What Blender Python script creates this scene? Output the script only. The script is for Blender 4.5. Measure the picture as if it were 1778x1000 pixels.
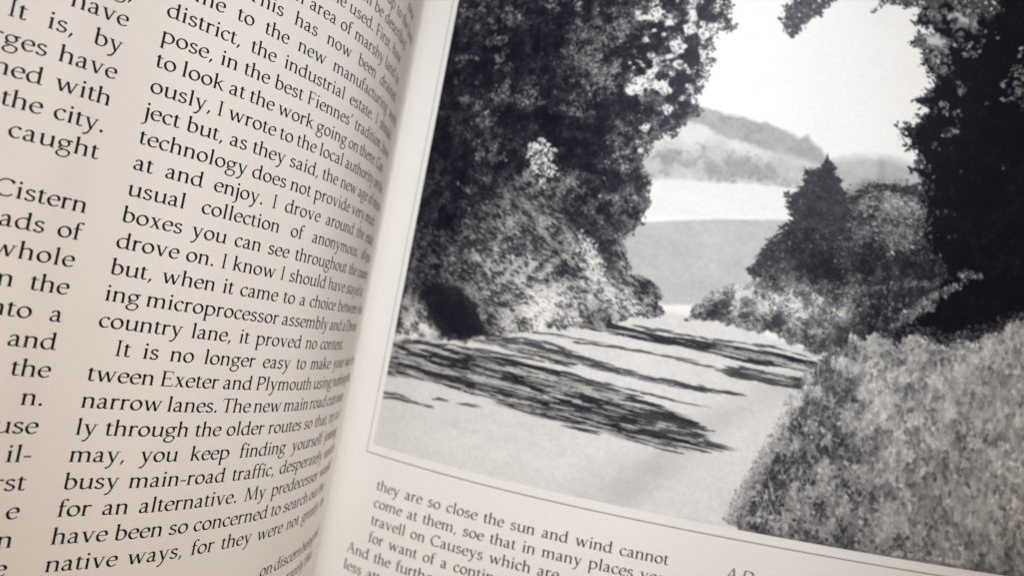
import bpy, math, random
import numpy as np
from mathutils import Vector, Matrix
from mathutils.geometry import delaunay_2d_cdt

SC = bpy.context.scene
for o in list(bpy.data.objects): bpy.data.objects.remove(o, do_unlink=True)
COL = SC.collection

# ---------------------------------------------------------------- camera
# Book axes seen from the lens (x across the spread, down the page, into the page); one unit = one text line = 4.2 mm.
AXIS_X = (0.983816, 0.179181, -0.000000); AXIS_DOWN = (-0.178832, 0.981899, -0.062392); AXIS_IN = (-0.011179, 0.061382, 0.998052); Y0 = -12.4454
UNIT = .0042; TILT = math.radians(15); TABLE = 50.0
CT, ST = math.cos(TILT), math.sin(TILT)
def world(a, y, b):
    """book coordinates (arrays or numbers, in text lines) to metres"""
    X, Y, Z = np.asarray(a, float), -np.asarray(y, float), -np.asarray(b, float)
    return np.stack(np.broadcast_arrays(X * CT - Z * ST, Y, X * ST + Z * CT + TABLE), -1) * UNIT
def world_dir(a, y, b): return (world(a, y, b) - world(0, 0, 0)) / UNIT
cam = bpy.data.cameras.new('camera'); cam_o = bpy.data.objects.new('camera', cam); COL.objects.link(cam_o); SC.camera = cam_o
def cam_axis(v): return Vector(world_dir(float(np.dot(v, AXIS_X)), float(np.dot(v, AXIS_DOWN)), float(np.dot(v, AXIS_IN))))
R3 = Matrix((cam_axis((1, 0, 0)), cam_axis((0, -1, 0)), cam_axis((0, 0, -1)))).transposed()
cam_o.matrix_world = Matrix.Translation(Vector(world(0, 0, 0))) @ R3.to_4x4()
cam.sensor_width = 36; cam.lens = 36 * 1200 / 1778; cam.clip_start = .005; cam.clip_end = 20
cam.dof.use_dof = True; cam.dof.focus_distance = 28.6 * UNIT; cam.dof.aperture_fstop = 16

# ---------------------------------------------------------------- light
wd = bpy.data.worlds.new('World'); SC.world = wd; wd.use_nodes = True
bg = wd.node_tree.nodes['Background']; bg.inputs[0].default_value = (1.0, .68, .40, 1); bg.inputs[1].default_value = .30
def spot(name, loc, target, radius, cone, blend, power, colour):
    l = bpy.data.lights.new(name, 'SPOT'); l.shadow_soft_size = radius; l.spot_size = math.radians(cone); l.spot_blend = blend; l.energy = power; l.color = colour
    o = bpy.data.objects.new(name, l); COL.objects.link(o); o.location = loc
    o.rotation_euler = (Vector(target) - Vector(loc)).to_track_quat('-Z', 'Y').to_euler(); return o
spot('key_spot', (-.01, .36, .75), (.055, .025, .05), .075, 25, 1.0, 27.5, (.735, .86, 1))  # unseen key light, its narrow cone shaped for falloff across the pages
spot('warm_fill_spot', (-.05, -.1, .8), (-.012, -.01, .05), .1, 23, 1.0, 4.8, (1, .72, .49))  # added warm fill, no visible source, tints the gutter margin and lower left
SC.view_settings.view_transform = 'Standard'; SC.view_settings.look = 'None'; SC.view_settings.exposure = 0; SC.view_settings.gamma = 1
SC.cycles.max_bounces = 6
try: SC.cycles.use_denoising = True
except Exception: pass

# ---------------------------------------------------------------- materials
def mat(name, rough=.5, spec=.3):
    m = bpy.data.materials.new(name); m.use_nodes = True
    b = m.node_tree.nodes['Principled BSDF']; b.inputs['Roughness'].default_value = rough; b.inputs['Specular IOR Level'].default_value = spec
    return m, m.node_tree, b
def node(nt, kind, **kw):
    n = nt.nodes.new(kind)
    for k, v in kw.items():
        if k in n.inputs: n.inputs[k].default_value = v
        else: setattr(n, k, v)
    return n
def grain(nt, b, base, amount=.03, scale=900, bump=.00002):
    """paper: fine fibre mottling and a little tooth"""
    tc = node(nt, 'ShaderNodeTexCoord')
    n1 = node(nt, 'ShaderNodeTexNoise', Scale=scale, Detail=4.0); n2 = node(nt, 'ShaderNodeTexNoise', Scale=26.0, Detail=3.0)
    nt.links.new(tc.outputs['Object'], n1.inputs['Vector']); nt.links.new(tc.outputs['Object'], n2.inputs['Vector'])
    add = node(nt, 'ShaderNodeMath', operation='ADD'); nt.links.new(n1.outputs['Fac'], add.inputs[0]); nt.links.new(n2.outputs['Fac'], add.inputs[1])
    mr = node(nt, 'ShaderNodeMapRange'); mr.inputs['From Min'].default_value = .5; mr.inputs['From Max'].default_value = 1.5
    mr.inputs['To Min'].default_value = 1 - amount; mr.inputs['To Max'].default_value = 1 + amount; nt.links.new(add.outputs[0], mr.inputs['Value'])
    mul = node(nt, 'ShaderNodeVectorMath', operation='MULTIPLY')
    if isinstance(base, tuple): mul.inputs[0].default_value = base
    else: nt.links.new(base, mul.inputs[0])
    nt.links.new(mr.outputs[0], mul.inputs[1]); nt.links.new(mul.outputs[0], b.inputs['Base Color'])
    bp = node(nt, 'ShaderNodeBump', Strength=.25, Distance=bump); nt.links.new(n1.outputs['Fac'], bp.inputs['Height']); nt.links.new(bp.outputs[0], b.inputs['Normal'])
m_paper, nt, b = mat('paper', .5, .25); grain(nt, b, (.83, .795, .745), .035)
m_ink, nt, b = mat('text_ink', .6, .15); grain(nt, b, (.012, .011, .012), .3, 1500)
m_rule, nt, b = mat('rule_ink', .5, .3); grain(nt, b, (.24, .24, .23), .15, 1500)
m_caption, nt, b = mat('caption_ink', .5, .3); grain(nt, b, (.13, .135, .125), .15, 1500)
m_print, nt, b = mat('photo_print', .42, .1); at = node(nt, 'ShaderNodeAttribute', attribute_name='tone'); grain(nt, b, at.outputs['Color'], .05, 1300)
m_edge, nt, b = mat('page_edges', .7, .15)
tc = node(nt, 'ShaderNodeTexCoord'); mp = node(nt, 'ShaderNodeMapping'); mp.inputs['Scale'].default_value = (4, 4, 2600)
ns = node(nt, 'ShaderNodeTexNoise', Scale=1.0, Detail=2.0); cr = node(nt, 'ShaderNodeValToRGB'); cr.color_ramp.elements[0].color = (.42, .37, .31, 1); cr.color_ramp.elements[1].color = (.74, .69, .6, 1)
nt.links.new(tc.outputs['Object'], mp.inputs[0]); nt.links.new(mp.outputs[0], ns.inputs['Vector']); nt.links.new(ns.outputs['Fac'], cr.inputs[0]); nt.links.new(cr.outputs[0], b.inputs['Base Color'])
m_cover, nt, b = mat('cover_cloth', .75, .2); grain(nt, b, (.05, .07, .11), .3, 1400, .0001)
m_table, nt, b = mat('table_wood', .45, .3)
tc = node(nt, 'ShaderNodeTexCoord'); mp = node(nt, 'ShaderNodeMapping'); mp.inputs['Scale'].default_value = (3, 40, 40)
ns = node(nt, 'ShaderNodeTexNoise', Scale=2.0, Detail=6.0, Distortion=.6); cr = node(nt, 'ShaderNodeValToRGB'); cr.color_ramp.elements[0].color = (.16, .085, .045, 1); cr.color_ramp.elements[1].color = (.36, .22, .13, 1)
nt.links.new(tc.outputs['Object'], mp.inputs[0]); nt.links.new(mp.outputs[0], ns.inputs['Vector']); nt.links.new(ns.outputs['Fac'], cr.inputs[0]); nt.links.new(cr.outputs[0], b.inputs['Base Color'])

# ---------------------------------------------------------------- page profiles
LEFT_PROFILE = [(-33, 22.2), (-29, 21.15), (-25, 20.85), (-21.5, 21.5), (-19, 22.6), (-17.5, 23.45), (-16.5, 24.12), (-15.89, 24.72), (-15.22, 25.36), (-14.55, 26.0), (-13.86, 26.62), (-13.17, 27.27), (-12.5, 27.98), (-11.83, 28.79), (-11.18, 29.7), (-10.52, 30.72), (-9.86, 31.89), (-9.22, 33.34), (-8.7, 35.25), (-8.47, 36.6), (-8.38, 38), (-8.4, 39.5), (-8.5, 41), (-8.68, 42.6), (-8.85, 43.6)]
RIGHT_PROFILE = [(-8.85, 43.6), (-8.3, 43.05), (-6.79, 42.09), (-4.95, 41.07), (-3.23, 40.24), (-1.58, 39.56), (0, 39.0), (1.54, 38.53), (3.06, 38.14), (4.56, 37.83), (6.06, 37.56), (7.57, 37.35), (9.1, 37.17), (10.65, 37.04), (12.24, 36.93), (13.87, 36.86), (15.56, 36.81), (17.33, 36.8), (19.17, 36.82), (21.12, 36.88), (23.19, 36.98), (25.41, 37.14), (29, 37.5), (33, 38.1), (36.5, 38.85)]
class Profile:
    """cross-section of a page: smooth curve through (a, b) points, walked by arc length s"""
    def __init__(self, pts, n=1200):
        P = np.array(pts, float); t = np.r_[0, np.cumsum(np.hypot(*np.diff(P, axis=0).T))]
        m = len(t); h = np.diff(t); A = np.eye(m); Rr = np.zeros((m, 2))
        for i in range(1, m - 1):
            A[i, i - 1] = h[i - 1]; A[i, i] = 2 * (h[i - 1] + h[i]); A[i, i + 1] = h[i]
            Rr[i] = 6 * ((P[i + 1] - P[i]) / h[i] - (P[i] - P[i - 1]) / h[i - 1])
        M = np.linalg.solve(A, Rr); u = np.linspace(0, t[-1], n); i = np.clip(np.searchsorted(t, u, side='right') - 1, 0, m - 2)
        x = (u - t[i])[:, None]; hi = h[i][:, None]; xr = hi - x
        Y = M[i] * xr ** 3 / (6 * hi) + M[i + 1] * x ** 3 / (6 * hi) + (P[i] / hi - M[i] * hi / 6) * xr + (P[i + 1] / hi - M[i + 1] * hi / 6) * x
        for _ in range(60): Y[1:-1] = Y[1:-1] * .5 + .25 * (Y[2:] + Y[:-2])
        self.Y = Y; self.s = np.r_[0, np.cumsum(np.hypot(*np.diff(Y, axis=0).T))]
        T = np.gradient(Y, axis=0); T /= np.linalg.norm(T, axis=1)[:, None]; self.N = np.stack([T[:, 1], -T[:, 0]], 1)  # towards the reader
    def point(self, s, k, lift=0.0):
        f = lambda v: np.interp(s, self.s, v)
        return world(f(self.Y[:, 0]) + lift * f(self.N[:, 0]), Y0 + np.asarray(k, float), f(self.Y[:, 1]) + lift * f(self.N[:, 1]))
LEFT, RIGHT = Profile(LEFT_PROFILE), Profile(RIGHT_PROFILE)
TOP_K, BOTTOM_K = -22.0, 35.0

def mesh(name, V, F, m, parent=None, smooth=False):
    me = bpy.data.meshes.new(name); me.from_pydata(np.asarray(V).tolist(), [], [list(map(int, f)) for f in F]); me.materials.append(m)
    if smooth: me.polygons.foreach_set('use_smooth', [True] * len(me.polygons))
    o = bpy.data.objects.new(name, me); COL.objects.link(o)
    if parent: o.parent = parent; o.matrix_parent_inverse = parent.matrix_world.inverted()
    return o
def sheet(name, S, K, pos, m, parent, smooth=True):
    """grid over s x k, filled quickly"""
    ns, nk = len(S), len(K); g = pos(*np.meshgrid(S, K)).reshape(-1, 3)
    i = (np.arange(nk - 1)[:, None] * ns + np.arange(ns - 1)).ravel(); q = np.stack([i, i + ns, i + ns + 1, i + 1], 1)
    me = bpy.data.meshes.new(name); me.vertices.add(len(g)); me.vertices.foreach_set('co', g.ravel().astype(np.float32))
    me.loops.add(q.size); me.loops.foreach_set('vertex_index', q.ravel().astype(np.int32)); me.polygons.add(len(q))
    me.polygons.foreach_set('loop_start', np.arange(0, q.size, 4, dtype=np.int32)); me.polygons.foreach_set('use_smooth', np.full(len(q), smooth))
    me.update(calc_edges=True); me.materials.append(m)
    o = bpy.data.objects.new(name, me); COL.objects.link(o)
    if parent: o.parent = parent; o.matrix_parent_inverse = parent.matrix_world.inverted()
    return o

# ---------------------------------------------------------------- table and book
LOW = 48.0
def slab(pts_ab, k0, k1, name, m, parent):
    """closed prism of a cross-section polygon (a, b) between two heights on the page"""
    n = len(pts_ab); A = np.array(pts_ab, float)
    V = np.r_[world(A[:, 0], Y0 + k0, A[:, 1]), world(A[:, 0], Y0 + k1, A[:, 1])]
    F = [[i, (i + 1) % n, n + (i + 1) % n, n + i] for i in range(n)] + [list(range(n))[::-1], list(range(n, 2 * n))]
    return mesh(name, V, F, m, parent)
def level(a, z):
    """book-space b that lies at world height z (lines above the table) for a given a"""
    return (a * ST + TABLE - z) / CT
book = bpy.data.objects.new('open_book', None); COL.objects.link(book); book.empty_display_size = .05
book.location = world(-8.85, 0, level(-8.85, 0)); bpy.context.view_layer.update()
book['label'] = 'open book with printed text columns and a black and white country lane photograph'; book['category'] = 'book'
ZB = .8
def block(P, name):
    y = P.Y[::40]; y = np.r_[y, P.Y[-1:]] if not np.allclose(y[-1], P.Y[-1]) else y
    n = np.r_[P.N[::40], P.N[-1:]][:len(y)]
    top = y - n * .06
    e0, e1 = top[0, 0], top[-1, 0]
    poly = [tuple(q) for q in top] + [(e1, level(e1, ZB + .01)), (e0, level(e0, ZB + .01))]
    return slab(poly, TOP_K + .05, BOTTOM_K - .05, name, m_edge, book)
bl = block(LEFT, 'page_block'); bl['label'] = 'stack of page edges under the text page'
br = block(RIGHT, 'page_block'); br['label'] = 'stack of page edges under the photograph page'
e0, e1 = LEFT.Y[0, 0] - 1.2, RIGHT.Y[-1, 0] + 1.2
cover = slab([(e0, level(e0, ZB)), (e1, level(e1, ZB)), (e1, level(e1, 0)), (e0, level(e0, 0))], TOP_K - 1, BOTTOM_K + 1, 'cover', m_cover, book)
KK = np.linspace(TOP_K, BOTTOM_K, 12)
text_page = sheet('page', LEFT.s, KK, LEFT.point, m_paper, book); text_page['label'] = 'curled page of two text columns'
photo_page = sheet('page', RIGHT.s, KK, RIGHT.point, m_paper, book); photo_page['label'] = 'flat page with framed photograph above text'
tp = 1.2
t = mesh('table_top', [(x, y, z) for z in (-.03, -.0002) for x, y in ((-tp, -tp), (tp, -tp), (tp, tp), (-tp, tp))], [[3, 2, 1, 0], [4, 5, 6, 7], [0, 1, 5, 4], [1, 2, 6, 5], [2, 3, 7, 6], [3, 0, 4, 7]], m_table)
t['kind'] = 'structure'

# ---------------------------------------------------------------- lettering
NIB_ANGLE = math.radians(24)
def spline_pts(pts, n=7, closed=False):
    if len(pts) == 2: return [tuple(map(float, p)) for p in pts]
    out = []; m = len(pts)
    for i in range(m if closed else m - 1):
        if closed: p0, p1, p2, p3 = (pts[(i + j - 1) % m] for j in range(4))
        else: p0, p1, p2, p3 = pts[max(i - 1, 0)], pts[i], pts[i + 1], pts[min(i + 2, m - 1)]
        for q in range(n):
            t = q / n
            out.append(tuple(.5 * (2 * b + (c - a) * t + (2 * a - 5 * b + 4 * c - d) * t * t + (3 * b - a - 3 * c + d) * t ** 3)
                             for a, b, c, d in zip(p0, p1, p2, p3)))
    if not closed: out.append(tuple(map(float, pts[-1])))
    return out
def pen(pts, nib=88, thin=30, closed=False, n=7):
    nib *= 1.2; thin = thin * 1.1 + 13
    """broad-nib stroke along a smooth path: returns convex quads"""
    c = spline_pts(pts, n, closed); m = len(c); L = []; R = []
    for i in range(m):
        a = c[(i - 1) % m] if closed or i else c[i]
        b = c[(i + 1) % m] if closed or i < m - 1 else c[i]
        dx, dy = b[0] - a[0], b[1] - a[1]; l = math.hypot(dx, dy) or 1
        w = max(thin, nib * abs(math.sin(math.atan2(dy, dx) - NIB_ANGLE))) / 2
        nx, ny = -dy / l * w, dx / l * w
        L.append((c[i][0] + nx, c[i][1] + ny)); R.append((c[i][0] - nx, c[i][1] - ny))
    return [[L[i], R[i], R[(i + 1) % m], L[(i + 1) % m]] for i in range(m if closed else m - 1)]
def bar(x0, y0, x1, y1): return [[(x0, y0), (x1, y0), (x1, y1), (x0, y1)]]
def stem(x, y0, y1, w=101): return bar(x - w / 2, y0, x + w / 2, y1)
def foot(x, l=46, r=46, y=0, s=1):
    return [[(x - 41 - l, y), (x + 41 + r, y), (x + 41 + r, y + 26 * s), (x - 41 - l, y + 26 * s)],
            [(x - 41 - l * .5, y + 19 * s), (x + 41 + r * .5, y + 19 * s), (x + 38, y + 58 * s), (x - 38, y + 58 * s)]]
def head(x, l=46, r=46, y=692): return foot(x, l, r, y, -1)
def flag(x, y): return [[(x - 98, y - 46), (x - 92, y - 66), (x + 41, y - 70), (x + 41, y + 14)], [(x - 41, y - 130), (x + 41, y - 130), (x + 41, y - 40), (x - 41, y - 52)]]
def dot(x, y, r=52): return [[(x + r * math.cos(a * math.pi / 6), y + r * math.sin(a * math.pi / 6)) for a in range(12)]]
def slash(x0, y0, x1, y1, w):
    w = w * 1.06 + 5
    return [[(x0 - w / 2, y0), (x0 + w / 2, y0), (x1 + w / 2, y1), (x1 - w / 2, y1)]]
def ring(cx, cy, rx, ry, nib=90, thin=32): 
    return pen([(cx + rx * math.cos(a * math.pi / 8), cy + ry * math.sin(a * math.pi / 8)) for a in range(16)], nib, thin, True, 3)
def comma(x, y): return [[(x - 14, y + 58), (x + 26, y + 94), (x + 76, y + 74), (x + 60, y + 10)], [(x + 76, y + 74), (x - 14, y + 58), (x - 64, y - 118), (x - 34, y - 134), (x + 60, y + 4)]]
def make_glyphs():
    G = {}
    G['a'] = pen([(92, 352), (128, 412), (205, 445), (285, 425), (330, 350), (333, 270)]) + stem(335, 90, 300) + pen([(335, 110), (345, 45), (385, 22), (452, 42)], 74) + \
        pen([(332, 268), (225, 250), (120, 200), (78, 120), (115, 42), (190, 22), (270, 50), (334, 108)], 84)
    G['b'] = stem(122, 30, 712) + flag(122, 712) + pen([(122, 370), (200, 432), (300, 448), (400, 400), (462, 300), (470, 215), (430, 100), (340, 28), (230, 14), (122, 48)], 92)
    G['c'] = pen([(400, 372), (330, 436), (250, 446), (150, 400), (78, 300), (72, 200), (120, 90), (205, 26), (300, 22), (408, 82)], 90)
    G['d'] = stem(462, 60, 712) + flag(462, 712) + pen([(462, 80), (475, 30), (520, 18), (590, 30)], 66) + pen([(462, 400), (370, 446), (260, 446), (150, 392), (80, 285), (78, 190), (125, 85), (205, 24), (300, 22), (390, 60), (462, 118)], 90)
    G['e'] = bar(80, 250, 432, 284) + pen([(424, 268), (400, 385), (330, 440), (250, 446), (150, 400), (80, 300), (72, 200), (120, 88), (210, 24), (310, 24), (432, 88)], 88)
    G['f'] = stem(140, 0, 560) + foot(140, 60, 60) + pen([(140, 540), (150, 640), (200, 705), (280, 715), (352, 676)], 84) + bar(30, 425, 320, 463)
    G['g'] = ring(250, 300, 165, 142, 82) + pen([(365, 405), (430, 440), (535, 428)], 56, 44) + pen([(170, 180), (110, 130), (120, 85), (220, 62), (350, 45), (455, 0), (470, -100), (390, -210), (250, -248), (120, -220), (50, -140), (75, -60), (160, 0), (230, 30)], 72, 34)
    G['h'] = stem(120, 0, 712) + flag(120, 712) + foot(120) + pen([(122, 330), (190, 405), (270, 440), (350, 437), (425, 392), (444, 290)], 92) + stem(444, 0, 310) + foot(444)
    G['i'] = stem(146, 0, 470) + flag(146, 470) + foot(146) + dot(140, 632, 57)
    G['j'] = stem(130, -80, 470) + flag(130, 470) + pen([(130, -60), (122, -160), (80, -230), (-40, -282)], 78) + dot(124, 632, 57)
    G['k'] = stem(122, 0, 712) + flag(122, 712) + foot(122) + pen([(140, 230), (260, 330), (400, 445)], 70, 34) + bar(350, 442, 500, 466) + slash(225, 300, 470, 0, 98) + bar(410, 0, 560, 22)
    G['l'] = stem(146, 0, 712) + flag(146, 712) + foot(146)
    G['m'] = stem(120, 0, 470) + flag(120, 470) + foot(120) + pen([(122, 330), (180, 400), (250, 438), (330, 437), (400, 392), (414, 300)], 92) + stem(414, 0, 320) + foot(414) + \
        pen([(420, 330), (490, 400), (560, 438), (640, 437), (716, 392), (738, 290)], 92) + stem(738, 0, 310) + foot(738)
    G['n'] = stem(120, 0, 470) + flag(120, 470) + foot(120) + pen([(122, 330), (190, 405), (270, 440), (350, 437), (425, 392), (444, 290)], 92) + stem(444, 0, 310) + foot(444)
    G['o'] = ring(273, 233, 200, 213, 92, 36)
    G['p'] = stem(122, -272, 470) + flag(122, 470) + foot(122, 50, 60, -276) + pen([(122, 350), (200, 425), (310, 448), (430, 400), (508, 300), (516, 215), (470, 100), (380, 28), (260, 14), (122, 46)], 92)
    G['r'] = stem(120, 0, 470) + flag(120, 470) + foot(120, 46, 60) + pen([(122, 320), (180, 400), (250, 435), (300, 438), (372, 412)], 86, 46)
    G['s'] = pen([(340, 380), (280, 436), (200, 446), (110, 410), (92, 335), (150, 275), (250, 228), (335, 175), (345, 95), (280, 30), (190, 18), (110, 40), (62, 100)], 80, 40)
    G['t'] = stem(128, 90, 545) + pen([(128, 120), (140, 48), (190, 22), (245, 24), (308, 62)], 76) + bar(22, 425, 290, 463) + [[(22, 425), (128, 425), (168, 575), (120, 545)]]
    G['u'] = stem(128, 130, 470) + flag(128, 470) + pen([(128, 160), (150, 62), (220, 22), (310, 30), (400, 78), (478, 150)], 90) + stem(478, 40, 470) + flag(478, 470) + foot(478, 0, 74) 
    G['v'] = slash(108, 452, 292, 0, 98) + slash(450, 452, 292, 0, 46) + bar(8, 445, 212, 469) + bar(376, 445, 550, 469)
    G['w'] = slash(108, 452, 262, 0, 96) + slash(420, 452, 262, 0, 44) + slash(418, 452, 568, 0, 96) + slash(726, 452, 568, 0, 44) + bar(8, 445, 206, 469) + bar(652, 445, 822, 469)
    G['x'] = slash(120, 460, 400, 8, 104) + slash(395, 460, 112, 8, 44) + bar(22, 446, 230, 469) + bar(330, 446, 480, 469) + bar(26, 0, 186, 22) + bar(312, 0, 500, 22)
    G['y'] = slash(108, 452, 300, 20, 96) + slash(452, 452, 300, 20, 44) + bar(8, 445, 214, 469) + bar(378, 445, 545, 469) + pen([(306, 60), (262, -70), (205, -175), (130, -235), (40, -240)], 72, 46)
    G['z'] = bar(60, 425, 450, 466) + bar(40, 2, 460, 42) + slash(392, 430, 90, 36, 84)
    G['.'] = dot(125, 50, 62); G[','] = comma(110, 10); G["'"] = comma(130, 640); G['-'] = bar(36, 192, 298, 252)
    G['A'] = slash(380, 700, 120, 10, 44) + slash(380, 700, 640, 10, 96) + bar(215, 240, 540, 278) + bar(14, 0, 232, 24) + bar(530, 0, 765, 24)
    G['C'] = pen([(640, 560), (560, 640), (450, 672), (300, 650), (150, 540), (84, 370), (110, 200), (220, 65), (370, 20), (520, 40), (650, 120)], 94, 40) + bar(622, 520, 650, 660)
    G['D'] = stem(145, 0, 692) + foot(145, 60, 0) + head(145, 60, 0) + pen([(110, 672), (330, 672), (520, 630), (650, 500), (680, 350), (650, 190), (530, 70), (340, 20), (110, 20)], 98, 38)
    G['E'] = stem(145, 0, 692) + foot(145, 60, 0) + head(145, 60, 0) + bar(100, 655, 530, 692) + bar(505, 550, 535, 692) + bar(140, 340, 440, 376) + bar(425, 295, 452, 425) + bar(100, 0, 560, 36) + [[(530, 0), (566, 0), (580, 150), (552, 150)]]
    G['F'] = stem(145, 0, 692) + foot(145, 60, 70) + head(145, 60, 0) + bar(100, 655, 505, 692) + bar(480, 545, 512, 692) + bar(140, 335, 420, 372) + bar(405, 288, 432, 420)
    G['I'] = stem(168, 0, 692, 86) + foot(168, 66, 66) + head(168, 66, 66)
    G['M'] = slash(175, 690, 130, 0, 46) + slash(190, 690, 470, 30, 98) + slash(765, 690, 470, 30, 44) + slash(765, 690, 815, 0, 92) + bar(20, 0, 240, 24) + bar(700, 0, 930, 24) + bar(60, 668, 240, 692) + bar(715, 668, 885, 692)
    G['P'] = stem(145, 0, 692) + foot(145, 60, 70) + head(145, 60, 0) + pen([(110, 670), (320, 672), (470, 625), (530, 510), (490, 390), (380, 325), (180, 318)], 94, 38)
    G['T'] = stem(306, 0, 692) + foot(306, 70, 70) + bar(30, 652, 584, 692) + [[(30, 692), (58, 692), (44, 545), (16, 545)], [(556, 692), (584, 692), (598, 545), (570, 545)]]
    return G
ADVANCE = dict(zip("abcdefghijklmnopqrstuvwxyz", [500, 553, 444, 611, 479, 333, 556, 582, 291, 234, 556, 291, 883, 582, 546, 601, 560, 395, 424, 326, 603, 565, 834, 516, 556, 500]))
ADVANCE.update({' ': 0, ',': 250, '.': 250, '-': 333, "'": 278, 'A': 778, 'C': 709, 'D': 774, 'E': 611, 'F': 556, 'I': 337, 'M': 946, 'P': 604, 'T': 613})
def hull(p):
    p = sorted(set((round(x, 2), round(y, 2)) for x, y in p))
    if len(p) < 3: return p
    def half(q):
        o = []
        for c in q:
            while len(o) > 1 and (o[-1][0] - o[-2][0]) * (c[1] - o[-2][1]) - (o[-1][1] - o[-2][1]) * (c[0] - o[-2][0]) <= 0: o.pop()
            o.append(c)
        return o[:-1]
    return half(p) + half(p[::-1])
def glyph_mesh(polys):
    """union of the strokes as triangles that never overlap"""
    vs = []; fs = []; hs = []
    for p in polys:
        p = hull(p) if len(p) == 4 else p
        if len(p) < 3: continue
        ar = sum(a[0] * b[1] - b[0] * a[1] for a, b in zip(p, p[1:] + p[:1]))
        if abs(ar) < 4: continue
        if ar < 0: p = p[::-1]
        hs.append(p)
        fs.append(list(range(len(vs), len(vs) + len(p)))); vs += [Vector((x / 1000, y / 1000)) for x, y in p]
    r = delaunay_2d_cdt(vs, [], fs, 0, 1e-4)
    V = np.array([(v.x, v.y) for v in r[0]]); T = np.array(r[2]); C = V[T].mean(1) * 1000; keep = np.zeros(len(T), bool)
    for p in hs:
        P = np.array(p); Q = np.roll(P, -1, 0); E = Q - P
        keep |= (E[:, 0] * (C[:, 1, None] - P[:, 1]) - E[:, 1] * (C[:, 0, None] - P[:, 0]) >= -1e-3).all(1)
    return V, T[keep]

GLYPHS = {c: glyph_mesh(p) for c, p in make_glyphs().items()}
EM = .875
def typeset(P, page, k, s, space, text, m=None, em=EM, slant=0.0, right=False, kern=0.0):
    if right: s -= sum(ADVANCE[c] * em / 1000 + kern for c in text) + space * text.count(' ')
    V = []; F = []; n = 0
    for c in text:
        if c == ' ': s += space; continue
        v, t = GLYPHS[c]
        V.append(np.stack([s + (v[:, 0] + slant * v[:, 1]) * em, k - v[:, 1] * em], 1)); F.append(t + n); n += len(v)
        s += ADVANCE[c] / 1000 * em + kern
    q = np.concatenate(V); return mesh('text_line', P.point(q[:, 0], q[:, 1], .006), np.concatenate(F)[:, ::-1], m or m_ink, page)
COLUMN = [
    (3, 19.73, 0.397, 'district, the industrial estate. I should'),
    (4, 19.73, 0.234, "pose, in the best Fiennes' tradition, have"),
    (5, 19.73, 0.176, 'to look at the work going on there. Con'),
    (6, 19.73, 0.180, 'ously, I wrote to the local authority on the'),
    (7, 19.73, 0.226, 'ject but, as they said, the new age of micro'),
    (8, 19.73, 0.210, 'technology does not provide very much'),
    (9, 19.73, 0.410, 'at and enjoy. I drove around the estate'),
    (10, 19.73, 0.610, 'usual collection of anonymous, all-pur-'),
    (11, 19.73, 0.333, 'boxes you can see throughout the country'),
    (12, 19.73, 0.245, 'drove on. I know I should have stayed at'),
    (13, 19.73, 0.287, 'but, when it came to a choice between visit-'),
    (14, 19.73, 0.185, 'ing microprocessor assembly and a Devon'),
    (15, 19.73, 0.322, 'country lane, it proved no contest.'),
    (16, 20.45, 0.395, 'It is no longer easy to make your way be-'),
    (17, 19.73, 0.187, 'tween Exeter and Plymouth using nothing but'),
    (18, 19.73, 0.155, 'narrow lanes. The new main road cuts neat-'),
    (19, 19.73, 0.241, 'ly through the older routes so that, try as I'),
    (20, 19.73, 0.487, 'may, you keep finding yourself joining'),
    (21, 19.73, 0.320, 'busy main-road traffic, desperately search-'),
    (22, 19.73, 0.348, 'for an alternative. My predecessor would'),
    (23, 19.73, 0.215, 'have been so concerned to search out the'),
    (24, 19.73, 0.323, 'native ways, for they were not greatly im-'),
]
for k, s, sp, tx in COLUMN: typeset(LEFT, text_page, k, s, sp, tx)
for k, s, sp, tx in [(-4, 33.2, .24, "new"), (-3, 30.35, .25, "up to the land"), (-2, 27.6, .25, "will be described"), (-1, 26.05, .23, "she used. First, how"), (0, 24.12, .27, "an area of marshy land to"),
                     (1, 22.52, .56, "This has now been drained"), (2, 19.73, .47, "come to the new manufacturing world"),
                     (25.87, 29.2, .12, "on discern being hid"), (26.87, 31.8, .2, "rarely that")]:
    typeset(LEFT, text_page, k, s, sp, tx)
for k, tx, sp in [(3, "g,", .3), (4, "e have", .45), (5, "It is, by", .56), (6, "rges have", .3), (7, "ned with", .32), (8, "the city.", .3), (9, "caught", .3), (11, "Cistern", .3), (12, "ads of", .35), (13, "whole", .3),
                  (14, "m the", .42), (15, "nto a", .5), (16, "and", .3), (17, "the", .3), (18, "n.", .3), (19, "use", .3), (20, "il-", .3), (21, "rst", .3), (22, "e", .3), (23, "n", .3), (24, "e", .3)]:
    typeset(LEFT, text_page, k, 18.6, sp, tx, right=True, kern=.02 if k in (9, 13) else 0)
for k, s, sp, tx in [(23, 3.74, .348, "they are so close the sun and wind cannot"), (24, 3.78, .33, "come at them, soe that in many places you"), (25, 3.8, .33, "travell on Causeys which are"), (26, 3.86, .36, "for want of a continued"),
                     (27, 2.42, .36, "And the further I went"), (28, 2.42, .36, "less attractive")]:
    typeset(RIGHT, photo_page, k, s, sp, tx)
typeset(RIGHT, photo_page, 23.1, 23.85, .16, "A De", m_caption, slant=.2)

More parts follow.
